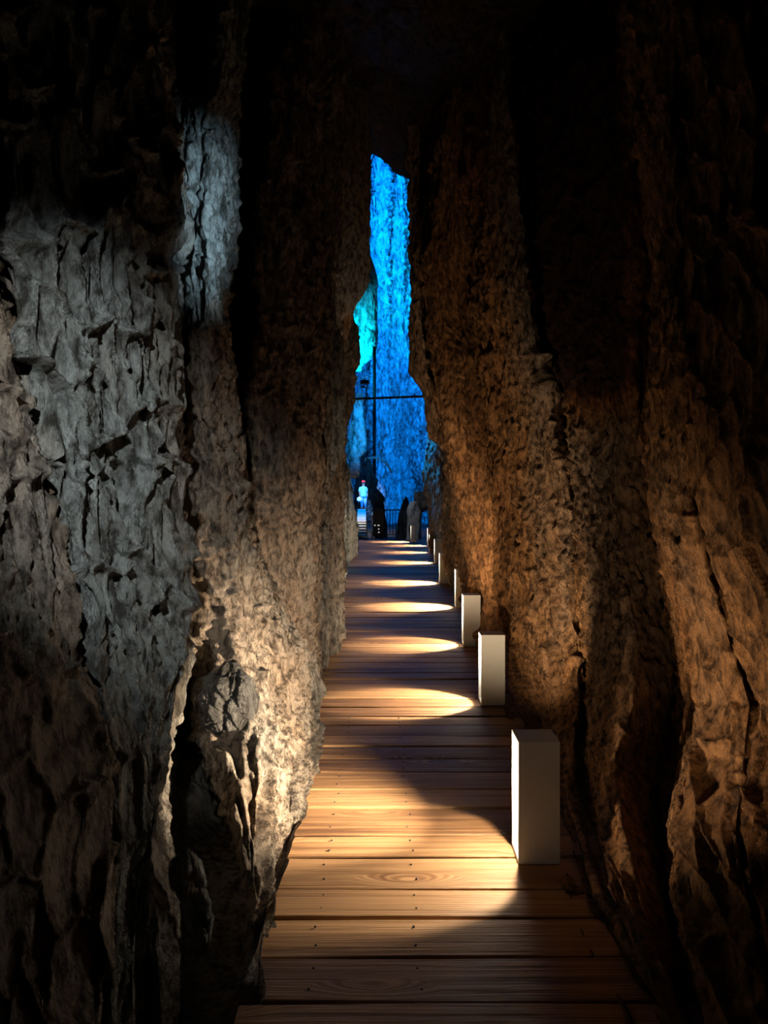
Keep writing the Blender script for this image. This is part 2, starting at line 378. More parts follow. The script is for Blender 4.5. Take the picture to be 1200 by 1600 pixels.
# ---------------- left wall
kA = [(0, 0), (950, 0), (1080, 1.6), (1200, 2)]
strip = [(-160, -25, 2.2), (400, -10, 2.25), (560, 22, 2.3), (700, 48, 2.3), (900, 92, 2.35), (1000, 118, 2.35), (1100, 140, 2.4), (1300, 160, 2.3), (1500, 150, 2.1), (1850, 150, 1.8)]
L = [
 Wp(-1.9, -1.6, 1.7, 20, .3, 2), Wp(-1.35, 0.7, 1.7, 30, .3, 2),
 C([(-160, -150, 1.75), (1850, -150, 1.6)], 50, .45, [(0, 0), (800, 1), (1000, 2)]),
 C(strip, 8, .45, kA), C(shift(strip, 10, .32), 8, .75, kA), C(shift(strip, 24, .06), 100, .18, kA),
 C([(-160, 140, 2.6), (900, 190, 2.75), (1100, 225, 2.75), (1300, 215, 2.55), (1500, 190, 2.3), (1850, 190, 1.9)], 60, .2, kA),
 C([(-160, 268, 3.1), (100, 245, 3.05), (250, 270, 3.1), (370, 278, 3.1), (400, 266, 3.1), (600, 270, 3.1), (900, 286, 3.1), (1050, 282, 3.0), (1150, 255, 2.95), (1250, 235, 2.75), (1400, 250, 2.5), (1600, 255, 2.2), (1850, 240, 1.9)], 16, .35, kA),
 C([(-160, 278, 4.4), (900, 285, 4.3), (1060, 286, 4.3), (1180, 262, 3.9), (1300, 262, 3.5), (1400, 285, 3.2), (1600, 280, 2.6), (1850, 270, 2.2)], 16, .4, 1),
 C([(-160, 290, 4.5), (900, 287, 4.4), (1060, 292, 4.4), (1100, 305, 4.4), (1180, 325, 4.2), (1300, 362, 3.9), (1400, 392, 3.4), (1550, 394, 2.9), (1850, 392, 2.2)], 18, .4, 1),
 C([(-160, 325, 3.9), (0, 318, 3.9), (100, 300, 3.9), (200, 293, 3.9), (450, 294, 3.9), (520, 286, 3.95), (700, 290, 3.95), (850, 296, 3.95), (1000, 292, 3.95), (1060, 296, 3.9), (1100, 312, 3.8), (1180, 334, 3.55), (1300, 372, 3.1), (1400, 398, 2.82), (1550, 398, 2.36), (1850, 396, 1.9)], 50, [(400, -.05), (520, .5), (1000, .5), (1200, .5)], [(450, 0.5), (600, 1)]),
 C([(-160, 360, 3.8), (0, 360, 3.8), (100, 350, 3.8), (200, 330, 3.8), (450, 322, 3.8), (700, 335, 3.9), (950, 375, 3.95), (1050, 390, 3.85), (1100, 400, 3.75), (1200, 405, 3.45), (1300, 408, 3.12), (1400, 404, 2.85), (1550, 400.5, 2.36), (1850, 398, 1.9)], 50, [(400, -.05), (520, .55), (1000, .5), (1200, .5)], [(450, .5), (600, 1)]),
 C([(-160, 412, 4.1), (0, 402, 4.1), (100, 378, 4.1), (180, 354, 4.1), (330, 358, 4.1), (450, 346, 4.1), (600, 356, 4.2), (850, 384, 4.3), (950, 430, 4.4), (1030, 466, 4.4), (1100, 470, 4.3), (1180, 463, 4.0), (1280, 457, 3.58), (1330, 430, 3.27), (1440, 410, 2.73), (1550, 402, 2.35), (1850, 400, 1.88)], 24, [(400, .1), (520, .6), (1000, .5), (1200, .45)], 1),
 C([(-160, 415, 7.2), (100, 374, 7.2), (330, 370, 7.2), (600, 371, 7.0), (850, 390, 5.3), (950, 434, 5.0), (1030, 490, 5.2), (1080, 503, 5.3), (1150, 497, 4.8), (1200, 487, 4.26), (1225, 470, 4.05), (1280, 459, 3.6), (1440, 411, 2.74), (1850, 401, 1.89)], 16, .45, 1),
 C([(-160, 440, 7.6), (100, 394, 7.6), (330, 392, 7.6), (600, 388, 7.4), (850, 388, 5.7), (950, 425, 5.6), (1040, 484, 6.0), (1850, 480, 6.0)], 20, .45, 1),
 C([(-160, 470, 5.2), (250, 412, 5.2), (300, 406, 5.2), (430, 402, 5.2), (700, 392, 5.2), (850, 388, 5.2), (950, 430, 5.4), (1040, 487, 5.8), (1850, 485, 5.8)], 60, .5, 1),
 C([(-160, 500, 5.3), (300, 445, 5.2), (700, 445, 5.3), (950, 465, 5.6), (1040, 494, 6.1), (1850, 490, 6.0)], 50, .52, 1),
 C([(-160, 530, 5.7), (250, 494, 5.7), (500, 494, 5.8), (700, 500, 5.9), (850, 497, 6.1), (950, 494, 6.4), (1045, 500, 6.64), (1850, 498, 6.6)], 10, .55, 1),
 C([(-160, 535, 7.5), (250, 499, 7.5), (700, 505, 7.4), (1045, 502, 6.9), (1850, 500, 6.8)], 10, .5, 1),
 C([(-160, 542, 6.3), (250, 508, 6.3), (700, 510, 6.4), (1045, 504, 6.7), (1850, 502, 6.7)], 40, .4, 1),
 C([(-160, 570, 7.2), (240, 530, 7.2), (400, 516, 7.2), (500, 516, 7.2), (560, 528, 7.2), (620, 534, 7.3), (670, 540, 7.4), (870, 539, 7.6), (1010, 537, 7.65), (1850, 536, 7.6)], 24, .5, 1),
 C([(-160, 575, 9.2), (240, 540, 9.2), (480, 530, 9.2), (620, 532, 9.2), (870, 534, 9.4), (1850, 530, 9.4)], 24, .4, 1),
 C([(-160, 600, 11), (200, 568, 11), (240, 566, 11), (300, 565, 11), (350, 566, 11), (380, 570, 11), (430, 571, 11), (440, 570, 11), (490, 553, 11), (520, 566, 11), (560, 570, 11), (580, 561, 11), (620, 557, 11), (665, 545, 11), (700, 541, 11), (740, 541, 11.5), (870, 541, 12.5), (1850, 540, 12.5)], 24, [(700, .45), (800, .1)], 1),
 C([(-160, 560, 15), (600, 540, 15), (720, 540, 15), (740, 547, 15), (800, 548, 15), (870, 545, 15.5), (1850, 543, 15.5)], 20, .2, 1),
 C([(-160, 560, 18.5), (700, 540, 18.5), (735, 552, 18.5), (760, 556, 18.5), (790, 559, 18.5), (830, 565, 18.5), (865, 565, 18.8), (1850, 563, 18.5)], 20, .3, 1),
 C([(-160, 520, 22), (1850, 520, 22)], 10, .3, 1), Wp(-7, 23.5, 22, 4, .3, 1)]
for c in L:
    if 'p' in c: c['p'] = [(y, p - (7 if d > 7 and d < 20 else 0), d) for y, p, d in c['p']]
wall('wall_left', L, ('blocks', 'fibre'), m_left, rows)

# ---------------- right wall (far to near)
R = [
 Wp(7, 23.5, 20, 6, .3, 0), C([(-160, 700, 22), (1850, 700, 21)], 10, .3, 0),
 C([(-160, 700, 19), (600, 695, 19), (650, 668, 19), (740, 660, 19), (765, 663, 19), (785, 669, 19), (835, 671, 19), (862, 674, 19.3), (1850, 676, 19)], 26, .1, 0),
 C([(-160, 705, 17.3), (650, 690, 17.3), (860, 690, 17.3), (1850, 690, 17.3)], 10, .1, 0),
 C([(-160, 715, 17.5), (1850, 696, 17.5)], 10, .3, 0),
 C([(-160, 715, 13.5), (600, 700, 13.5), (740, 697, 13.5), (760, 697, 13.5), (800, 691, 13.5), (850, 690, 13.2), (880, 694, 13), (912, 704, 12.8), (1850, 706, 12.8)], 24, [(800, .1), (900, .3)], 0),
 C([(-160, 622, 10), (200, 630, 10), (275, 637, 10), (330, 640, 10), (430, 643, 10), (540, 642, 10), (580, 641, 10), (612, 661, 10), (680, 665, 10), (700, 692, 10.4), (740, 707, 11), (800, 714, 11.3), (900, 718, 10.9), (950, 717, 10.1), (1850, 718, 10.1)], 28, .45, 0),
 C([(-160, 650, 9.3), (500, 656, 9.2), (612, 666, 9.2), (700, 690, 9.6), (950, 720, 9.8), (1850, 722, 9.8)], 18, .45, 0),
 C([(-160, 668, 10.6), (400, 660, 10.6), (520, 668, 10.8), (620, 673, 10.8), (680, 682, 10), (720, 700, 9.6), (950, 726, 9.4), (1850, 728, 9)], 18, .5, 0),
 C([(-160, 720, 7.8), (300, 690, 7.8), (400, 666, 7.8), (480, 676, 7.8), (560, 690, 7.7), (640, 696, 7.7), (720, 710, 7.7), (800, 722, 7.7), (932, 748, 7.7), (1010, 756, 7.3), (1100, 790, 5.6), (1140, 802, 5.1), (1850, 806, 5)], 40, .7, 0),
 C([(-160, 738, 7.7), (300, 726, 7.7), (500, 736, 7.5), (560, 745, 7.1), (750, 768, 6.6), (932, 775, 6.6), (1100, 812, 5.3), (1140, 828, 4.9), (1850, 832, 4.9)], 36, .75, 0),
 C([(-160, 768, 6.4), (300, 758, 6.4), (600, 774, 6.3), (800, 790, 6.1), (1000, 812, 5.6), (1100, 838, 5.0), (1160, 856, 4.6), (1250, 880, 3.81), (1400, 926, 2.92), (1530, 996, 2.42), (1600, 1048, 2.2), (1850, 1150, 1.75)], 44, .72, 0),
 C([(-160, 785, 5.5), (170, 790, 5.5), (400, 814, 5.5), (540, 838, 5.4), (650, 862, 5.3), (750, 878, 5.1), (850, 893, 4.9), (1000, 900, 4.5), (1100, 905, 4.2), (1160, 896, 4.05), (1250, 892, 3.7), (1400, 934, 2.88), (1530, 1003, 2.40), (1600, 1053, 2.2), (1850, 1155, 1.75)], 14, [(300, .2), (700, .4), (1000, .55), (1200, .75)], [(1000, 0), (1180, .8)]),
 C([(-160, 800, 6.6), (200, 798, 6.6), (400, 824, 6.6), (560, 856, 6.4), (640, 884, 6.0), (720, 890, 5.5), (800, 898, 5.1), (900, 905, 4.6), (1000, 908, 4.5), (1150, 910, 4.4), (1250, 912, 4.1), (1400, 946, 3.1), (1530, 1010, 2.5), (1600, 1060, 2.25), (1850, 1160, 1.75)], 18, [(500, 1.2), (700, .7)], [(1000, 0), (1180, .8)]),  # top tones here and below paint the unlit upper rock near-black
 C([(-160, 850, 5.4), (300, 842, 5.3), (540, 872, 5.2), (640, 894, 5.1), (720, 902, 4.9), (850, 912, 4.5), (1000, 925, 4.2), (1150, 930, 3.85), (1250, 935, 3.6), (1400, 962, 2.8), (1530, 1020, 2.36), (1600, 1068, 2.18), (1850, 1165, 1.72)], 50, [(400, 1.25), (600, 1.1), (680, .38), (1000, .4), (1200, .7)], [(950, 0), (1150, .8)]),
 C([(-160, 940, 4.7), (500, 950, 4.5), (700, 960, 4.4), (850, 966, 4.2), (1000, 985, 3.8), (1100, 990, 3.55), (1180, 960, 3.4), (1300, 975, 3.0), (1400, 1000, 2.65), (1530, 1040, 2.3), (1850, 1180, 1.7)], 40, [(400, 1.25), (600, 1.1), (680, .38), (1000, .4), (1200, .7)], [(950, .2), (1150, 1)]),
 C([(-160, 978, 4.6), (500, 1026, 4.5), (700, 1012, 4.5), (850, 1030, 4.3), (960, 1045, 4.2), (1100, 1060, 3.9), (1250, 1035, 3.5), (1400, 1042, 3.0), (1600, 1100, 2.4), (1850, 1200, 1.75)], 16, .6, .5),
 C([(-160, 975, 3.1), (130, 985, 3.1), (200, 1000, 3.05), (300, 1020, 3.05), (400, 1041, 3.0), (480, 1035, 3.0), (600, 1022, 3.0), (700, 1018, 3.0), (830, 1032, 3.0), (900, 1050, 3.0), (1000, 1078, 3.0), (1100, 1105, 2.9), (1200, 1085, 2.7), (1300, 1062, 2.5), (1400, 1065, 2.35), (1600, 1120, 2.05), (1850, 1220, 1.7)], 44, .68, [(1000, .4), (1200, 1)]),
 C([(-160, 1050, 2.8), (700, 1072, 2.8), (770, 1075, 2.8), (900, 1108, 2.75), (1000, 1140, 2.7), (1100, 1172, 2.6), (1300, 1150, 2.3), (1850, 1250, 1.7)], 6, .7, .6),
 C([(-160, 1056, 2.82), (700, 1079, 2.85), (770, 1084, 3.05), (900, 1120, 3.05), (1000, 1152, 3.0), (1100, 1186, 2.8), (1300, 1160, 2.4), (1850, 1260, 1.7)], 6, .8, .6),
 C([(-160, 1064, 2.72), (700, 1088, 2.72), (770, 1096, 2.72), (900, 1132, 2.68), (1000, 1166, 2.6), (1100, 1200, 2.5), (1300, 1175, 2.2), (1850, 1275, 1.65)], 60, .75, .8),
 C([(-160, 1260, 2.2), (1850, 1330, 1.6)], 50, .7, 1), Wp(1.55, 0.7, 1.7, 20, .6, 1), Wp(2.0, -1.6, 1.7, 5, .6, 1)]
for c in R:
    if 'p' in c: c['p'] = [(y, p + (8 if 9 < d < 12 and y > 600 else 0), d) for y, p, d in c['p']]
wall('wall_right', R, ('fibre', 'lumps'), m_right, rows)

# ---------------- generic rock sheet from a control net
def sheet(name, ctrl, nu, nv, mat, kind='fibre', amp=1.0, sc=1.0, tone=.5, flip=False):
    ctrl = np.array(ctrl, float); a, b = ctrl.shape[:2]
    u = np.linspace(0, a - 1, nu); v = np.linspace(0, b - 1, nv)
    def ip(A, t, ax):
        i = np.minimum(t.astype(int), A.shape[ax] - 2); f = t - i; f = f * f * (3 - 2 * f) * .5 + f * .5
        sh = [1] * A.ndim; sh[ax] = -1; f = f.reshape(sh)
        return np.take(A, i, ax) * (1 - f) + np.take(A, i + 1, ax) * f
    P = ip(ip(ctrl, u, 0), v, 1)
    du = np.gradient(P, axis=0); dv = np.gradient(P, axis=1)
    n = np.cross(du, dv); n /= np.linalg.norm(n, axis=-1)[..., None] + 1e-9
    if flip: n = -n
    h = rock_disp(P[..., 0] / sc, P[..., 1] / sc, P[..., 2] / sc, kind); h = (h - h.mean()) * sc * amp
    P = P + n * h[..., None]
    q = (np.arange(nu - 1)[:, None] * nv + np.arange(nv - 1)[None, :]).ravel()
    fc = np.stack([q, q + 1, q + nv + 1, q + nv], 1)
    t = tone + .3 * fbm(P[..., 0] / sc, P[..., 1] / sc, P[..., 2] / sc, 3)
    return tag(mesh_obj(name, P.reshape(-1, 3), fc, mat, smooth=True, attr={'tone': t}), kind='structure')

# great hall wall, far behind the passage
def colp(px, d, jig): return [pw(px + j, y, d + k) for y, j, k in jig]
ysb = [-120, 150, 300, 430, 560, 700, 800, 900]
hall = [[(-14, 22, 22 - i * 3.3) for i in range(8)]]
for px, d, bow in [(470, 33, [0, 0, 0, 0, 0, 0, 0, 0]), (555, 36.6, [0, 0, 0, 0, 1, 4, 6, 6]), (578, 37.3, [0, 0, 0, .3, .8, 3.5, 5, 5]), (587, 37.5, [0, 0, 0, 0, 0, 0, 0, 0]),
                   (606, 37.2, [0, 0, -.2, -.1, 0, -.2, 0, 0]), (611, 37.35, [0, 0, 0, .1, 0, 0, 0, 0]), (630, 37.2, [0, 0, 0, 0, 0, 1, 1, 1]), (648, 38, [0, 0, 0, 0, -1, 0, 2, 2]), (672, 35, [0, 0, 0, 0, 0, 0, 1, 1]), (720, 31, [0] * 8), (800, 27, [0] * 8)]:
    hall.append([pw(px, y, d + b) for y, b in zip(ysb, bow)])
hall.append([(14, 22, 22 - i * 3.3) for i in range(8)])
sheet('wall_back', hall, 620, 420, m_hall, 'fibre', 1.5, 2.0, .3, flip=False)

# ceiling: low over the near passage, rising, with the ragged lip that closes the slot
lip = [(450, 210), (560, 205), (574, 238), (590, 243), (600, 252), (612, 262), (618, 270), (630, 273), (640, 280), (660, 300), (760, 300)]
net = []
prof = [(-2.0, 4.6), (1.0, 4.6), (3.0, 4.7), (5.5, 5.2), (8.5, 6.3)]
for i, (px, y) in enumerate(lip):
    s = i / (len(lip) - 1); xl = -2.6 + 5.2 * s
    rowp = [(xl, d, z + .25 * math.sin(i * 1.7)) for d, z in prof]
    rowp += [pw(px, y - 8, 11.0), pw(px, y, 12.0), pw(px, y - 40, 13.5), pw(px, y - 140, 15.0), pw(px, y - 160, 22)]
    net.append(rowp)
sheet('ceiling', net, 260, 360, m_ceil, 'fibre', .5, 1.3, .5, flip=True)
# cave floor under the boardwalk and across the hall
fl = [[(x, d, -0.32) for d in np.linspace(-2, 24.4, 10)] + [(x, d, z) for d, z in [(26, -.12), (30, -.1), (34, -.1), (42, 0)]] for x in (-9, -5, -2.5, -1, 0, 1, 2.5, 5, 9)]
sheet('floor', fl, 160, 300, m_ceil, 'lumps', .5, 1.0, .5, flip=True)

# ------------------------------------------------------------------ free standing and hanging rocks
def rock(name, prof, d, label, cat, mat, thick=0.5, kind='fibre', amp=.6, sc=1.0, tone=.45, nth=90, nh=160, group=None, lean=0.0):
    """prof: (row, px left, px right) outline at distance d, turned into a rounded body with its own thickness."""
    p = sorted(prof); ys = np.linspace(p[0][0], p[-1][0], nh)
    l = np.interp(ys, [q[0] for q in p], [q[1] for q in p]); r = np.interp(ys, [q[0] for q in p], [q[2] for q in p])
    cx = ((l + r) / 2 - CX) * d / F; rx = (r - l) / 2 * d / F; z = EYE - (ys - CY) * d / F
    th = np.linspace(0, 2 * math.pi, nth, endpoint=False)
    ry = rx * thick + 0.0
    Xc = cx[:, None] + rx[:, None] * np.cos(th)[None]; Yc = d + lean * (z[:, None] - z.min()) + ry[:, None] * np.sin(th)[None]; Zc = z[:, None] + 0 * th[None]
    nx = np.cos(th)[None] + 0 * Xc; ny = np.sin(th)[None] + 0 * Xc
    h = rock_disp(Xc / sc + 5, Yc / sc, Zc / sc, kind); h = (h - h.mean()) * sc * amp
    h = h * np.minimum(1, rx[:, None] / (0.1 * sc))
    Xc = Xc + nx * h; Yc = Yc + ny * h
    P = np.stack([Xc, Yc, Zc], -1); base = np.array([cx.mean(), d, z.min()])
    V = (P - base).reshape(-1, 3)
    a = (np.arange(nh - 1)[:, None] * nth + np.arange(nth)[None]).ravel(); b = (np.arange(nh - 1)[:, None] * nth + (np.arange(nth)[None] + 1) % nth).ravel()
    fc = np.stack([a, b, b + nth, a + nth], 1)
    # close the ends with a small fan of quads
    tone_a = tone + .25 * fbm(P[..., 0] / sc, P[..., 1] / sc, P[..., 2] / sc, 3)
    o = mesh_obj(name, V, fc, mat, smooth=True, attr={'tone': tone_a}); o.location = base
    return tag(o, label, cat, group)

rock('rock_curtain', [(20, 545, 552), (60, 535, 572), (150, 531, 576), (250, 530, 578), (380, 528, 579), (425, 520, 580), (440, 516, 577), (462, 513, 566), (478, 513, 556), (487, 514, 552), (497, 516, 538), (510, 517, 527), (522, 518, 522)], 9.0,
     'brown rock curtain hanging at the left edge of the blue opening', 'stalactite', m_left, .45, 'fibre', .35, .8, .45)
rock('stalactite', [(470, 540, 552), (495, 537, 552), (520, 534, 545), (545, 533, 538), (552, 534, 535)], 9.2,
     'small tawny stalactite just below the hanging rock curtain', 'stalactite', m_left, .6, 'fibre', .2, .5, .8, 40, 80)
rock('rock_column', [(440, 512, 524), (500, 507, 524), (540, 508, 537), (600, 506, 540), (640, 505, 540), (690, 504, 541), (720, 505, 530), (760, 506, 516)], 6.75,
     'dark grey rock column between the brown left wall and the blue opening', 'rock column', m_left, .35, 'fibre', .45, .6, .15)
rock('cyan_rock_column', [(395, 574, 577), (420, 568, 586), (440, 562, 590), (480, 552, 590), (530, 552, 591), (545, 552, 589), (560, 552, 582), (572, 552, 568), (580, 552, 565)], 30,
     'cyan lit hanging rock at the left of the blue opening, above the floodlight', 'stalactite', m_hall, .7, 'fibre', .3, 2.0, .1)
rock('hall_stalagmite', [(615, 556, 568), (650, 550, 567), (665, 545, 571), (690, 541, 574), (705, 541, 572), (716, 543, 560), (720, 545, 555)], 24.5,
     'blue lit rounded rock under the dark cable, left of the pole', 'rock', m_hall, .7, 'lumps', .5, 1.4, .2)
rock('hall_boulder', [(712, 546, 558), (722, 545, 563), (735, 546, 564), (745, 548, 560), (748, 550, 557)], 24,
     'small teal rock below the rounded blue rock at the left edge', 'rock', m_hall, .8, 'lumps', .4, .8, .6, 50, 60)
rock('leaning_spire', [(716, 573, 576), (728, 571, 583), (738, 572, 582), (750, 573, 591), (762, 574, 588), (772, 575, 597), (779, 577, 603), (786, 580, 600), (795, 582, 602), (815, 584, 604), (842, 584, 606)], 27.5,
     'dark jagged leaning rock spire behind the railing', 'stalagmite', m_dark, .5, 'fibre', .35, 1.2, .3)
rock('pointed_stalagmite', [(775, 634, 635), (782, 630, 639), (795, 626, 638), (810, 621, 637), (842, 618, 640)], 26.8,
     'small black pointed stalagmite right of centre behind the railing', 'stalagmite', m_dark, .6, 'fibre', .2, .8, .3, 50, 80)
rock('standing_rock', [(783, 642, 650), (790, 637, 655), (800, 636, 659), (820, 636, 658), (848, 635, 658)], 25.0,
     'pale grey blue standing rock behind the farthest bollard light', 'rock', m_hall, .6, 'fibre', .3, .8, .5, 70, 100)
rock('overhanging_rock', [(768, 648, 664), (780, 646, 668), (790, 650, 672), (798, 654, 666), (800, 657, 662)], 25.3,
     'dark overhanging rock above the black hollow, right of the standing rock', 'rock', m_dark, .6, 'lumps', .3, .8, .3, 50, 60)
rock('small_boulder', [(829, 673, 676), (836, 671, 679), (848, 670, 678), (860, 671, 677), (863, 673, 676)], 18.3,
     'small yellowish boulder beside the bollard lights at the far bend', 'boulder', m_right, .8, 'lumps', .15, .4, .45, 40, 50)
rock('dark_hollow_lump', [(1034, 352, 372), (1048, 340, 384), (1062, 312, 398), (1090, 300, 403), (1125, 312, 402), (1160, 330, 390), (1185, 345, 372)], 3.72,  # added black body, its colour stands in for the shade of a hollow
     'black lump added in place of the dark hollow in the brightly lit left rock', 'boulder', m_dark, .6, 'lumps', 1.1, .5, .2, 160, 170)
rock('teal_boulder', [(1325, 283, 296), (1345, 271, 315), (1380, 273, 326), (1420, 285, 332), (1460, 300, 330), (1490, 310, 322)], 2.62,
     'blue-grey boulder in the dark hollow at lower left', 'boulder', m_left, .6, 'lumps', .8, .5, .1, 130, 150)

# ------------------------------------------------------------------ boardwalk
foot = [(0, -.46), (2.35, -.44), (3.27, -.51), (3.6, -.50), (4.3, -.49), (4.8, -.50), (6.6, -.64), (7.6, -.50), (10, -.6), (12, -.68), (16.4, -.9), (19, -.66), (24.6, -.85)]
fx, fy = zip(*foot)
bw = empty('boardwalk', (0.2, 0, 0), 'brown plank boardwalk running between the rock walls to the blue hall', 'boardwalk')
edges = [0.2, .43, .66, .9, 1.13, 1.36, 1.6, 1.83, 2.07, 2.306, 2.53, 2.77, 2.97, 3.225, 3.43, 3.73, 3.96, 4.2, 4.42]
while edges[-1] < 24.4: edges.append(edges[-1] + random.uniform(.19, .25))
V = []; Fc = []; A = []
for a, b in zip(edges[:-1], edges[1:]):
    g = random.uniform(.004, .009); y0, y1 = a + g, b - g
    xl = float(np.interp((a + b) / 2, fx, fy)) + random.uniform(-.02, .015)
    if a < 2.2: xr = 1.1
    else: xr = 1.12 + random.uniform(-.015, .015) + .012 * a
    tl, tr = random.uniform(-.004, .003), random.uniform(-.004, .003); tilt = random.uniform(-.003, .003); c = .006; th = .04
    cu = random.uniform(-.0035, .005); hw = (y1 - y0) / 2
    top = [(y0 + c + (y1 - y0 - 2 * c) * q, -cu * (2 * q - 1) ** 2) for q in (0, .2, .4, .6, .8, 1)]
    sec = [(y0, -th), (y0, -c - cu), (y0 + c * .4, -c * .3 - cu)] + top + [(y1 - c * .4, -c * .3 - cu), (y1, -c - cu), (y1, -th)]
    nseg = 14; pid = random.random(); b0 = len(V)
    wv = [random.uniform(-1, 1) for _ in range(4)]
    for i in range(nseg + 1):
        s = i / nseg; x = xl + (xr - xl) * s
        zz = tl + (tr - tl) * s + .0018 * math.sin(4 * s + wv[0] * 6)
        for (yy, z) in sec:
            e = .0022 * (math.sin(9 * s + wv[1] * 7) if yy < (a + b) / 2 else math.sin(8 * s + wv[2] * 7))
            V.append((x - .2, yy + e, z + zz + (yy - (a + b) / 2) * tilt * 5)); A.append(pid)
    m = len(sec)
    for i in range(nseg):
        for k in range(m):
            p, q = b0 + i * m + k, b0 + i * m + (k + 1) % m
            Fc.append((p, q, q + m, p + m))
    Fc.append(tuple(b0 + k for k in range(m))[::-1]); Fc.append(tuple(b0 + nseg * m + k for k in range(m)))
deck = mesh_obj('decking', V, Fc, m_wood, bw, attr={'plank': A})
for x in (-.28, .25, .8):
    bm = bmesh.new(); add_box(bm, (x - .2 - .03, .25, -.17), (x - .2 + .03, 24.3, -.045), .004); bm_obj('joist', bm, m_wood, bw)
# nail heads in the nearest planks
for a, b in zip(edges[9:22], edges[10:23]):
    for x in (-.25, .12):
        for f in (.27, .73):
            bm = bmesh.new(); bmesh.ops.create_cone(bm, cap_ends=True, segments=8, radius1=.0045, radius2=.004, depth=.004)
            o = bm_obj('nail_head', bm, m_steel, deck); o.location = (x + random.uniform(-.015, .015) - .2, a + (b - a) * f, .001)

# ------------------------------------------------------------------ bollard lights
LW, LD, LH = .178, .165, .525
def bollard(px, y, label, d=None, watts=250, wide=.4, wang=104, fwd=0.0, cang=66, w=LW, rz=0, hh=LH):
    d = d or 1840 / (y - 768)
    x = (px - 600) * d / F
    root = empty('bollard_light', (x + w / 2, d + LD / 2, .004), label, 'bollard light', 'white bollard lights along the right side of the boardwalk')
    root.rotation_euler = (0, 0, rz)
    t = .008; hx, hy = w / 2, LD / 2
    bm = bmesh.new()
    add_box(bm, (-hx, -hy, 0), (hx, -hy + t, hh), .0015)      # near side panel
    add_box(bm, (-hx, hy - t, 0), (hx, hy, hh), .0015)        # far side panel
    add_box(bm, (hx - t, -hy + t, 0), (hx, hy - t, hh), .0015)  # back
    add_box(bm, (-hx, -hy + t, hh - t), (hx - t, hy - t, hh), .0015)
    bm_obj('casing', bm, m_white, root)
    bm = bmesh.new(); add_box(bm, (-hx, -hy + t, 0), (hx - t, hy - t, .02), .001); bm_obj('base_plate', bm, m_white, root)
    bm = bmesh.new()
    add_box(bm, (-hx + .075, -hy + t + .001, .022), (-hx + .085, hy - t - .001, hh - t - .002), .001); refl = bm_obj('reflector', bm, m_inner, root)
    bm = bmesh.new()
    add_box(bm, (-hx + .035, -hy + .02, .24), (-hx + .050, hy - .02, hh - .02), .003); bm_obj('led_panel', bm, m_led, refl)
    for ww, ang, bl, tilt, zz in ((watts, cang, .25, -1.15 if cang < 80 else -1.5, .43), (watts * wide, wang, 1.0, -.10, .40)):
        l = bpy.data.lights.new('bollard_lamp', 'SPOT'); l.energy = ww; l.color = (1.0, .80, .55); l.spot_size = math.radians(ang); l.spot_blend = bl; l.shadow_soft_size = .01
        lo = bpy.data.objects.new('bollard_lamp', l); S.collection.objects.link(lo); lo.parent = root
        lo.location = (-hx + .022, 0, zz); lo.rotation_euler = Vector((-1, fwd if tilt > -.5 else 0, tilt)).to_track_quat('-Z', 'Y').to_euler()
    return root
bollard(810, 1352, 'nearest and largest white box bollard light, with its bright open left side', watts=56, cang=92, wide=12, wang=80, fwd=.48)
bollard(752, 1103, 'white bollard light, second nearest, standing directly behind the largest one')
bollard(724, 1010, 'white bollard light, third from the camera, left of and behind the second')
bollard(712, 950, 'bollard light mostly hidden by rock, only its bright edge showing behind the third', watts=480)
bollard(687, 912, 'fifth bollard light from the camera, in front of a grey rock', watts=480)
bollard(679, 880, 'sixth bollard light from the camera, partly behind the fifth', watts=480)
bollard(671, 865, 'bollard light at the far bend, hidden behind the small yellowish boulder', d=19.2, watts=480)
bollard(668, 853, 'bollard light at the far bend, just its bright strip above the small yellowish boulder', d=21.6, watts=480)
bollard(642, 847, 'farthest bollard light, standing before the pale standing rock by the railing', watts=480)

# ------------------------------------------------------------------ hall furniture
D = 26.0
r = empty('metal_railing', pw(618, 768, D)[:2] + (0.0,), 'dark metal railing with upright bars across the end of the boardwalk', 'railing')
rx = r.location.x
def rel(px, d=D): return (px - 600) * d / F - rx
bm = bmesh.new(); add_box(bm, (rel(585), -.03, .93), (rel(640), .03, .97), .005); bm_obj('top_rail', bm, m_steel, r)
bm = bmesh.new(); add_box(bm, (rel(598), -.02, .06), (rel(640), .02, .09), .004); bm_obj('bottom_rail', bm, m_steel, r)
for px in np.arange(600, 637, 4.6):
    bm = bmesh.new(); add_tube(bm, [(rel(px), 0, .06), (rel(px), 0, .95)], .013, 8); bm_obj('bar', bm, m_steel, r)
for px in (598, 632, 636):
    bm = bmesh.new(); add_box(bm, (rel(px) - .03, -.03, 0), (rel(px) + .03, .03, .98), .004); bm_obj('post', bm, m_steel, r)

r = empty('equipment_cabinet', pw(590, 768, 26.3)[:2] + (0,), 'black equipment cabinet with small white labels, left of the railing', 'cabinet')
bm = bmesh.new(); add_box(bm, (-.17, -.12, 0), (.17, .12, .92), .01); bm_obj('body', bm, m_black, r)
bm = bmesh.new(); add_box(bm, (-.15, -.135, .04), (.15, -.12, .88), .004); door = bm_obj('door', bm, m_steel, r)
m_tag = plain('glowing_white_label', (.9, .9, .88), .5, emis=(1, .97, .9), es=.6)  # slight emission brightens the labels, though they are no lamps
for (dx, z, ww) in ((-.12, .38, .05), (.0, .38, .07), (.02, .25, .04), (.02, .13, .05)):
    bm = bmesh.new(); add_box(bm, (dx, -.142, z), (dx + ww, -.135, z + .035), .001); bm_obj('label_plate', bm, m_tag, door)

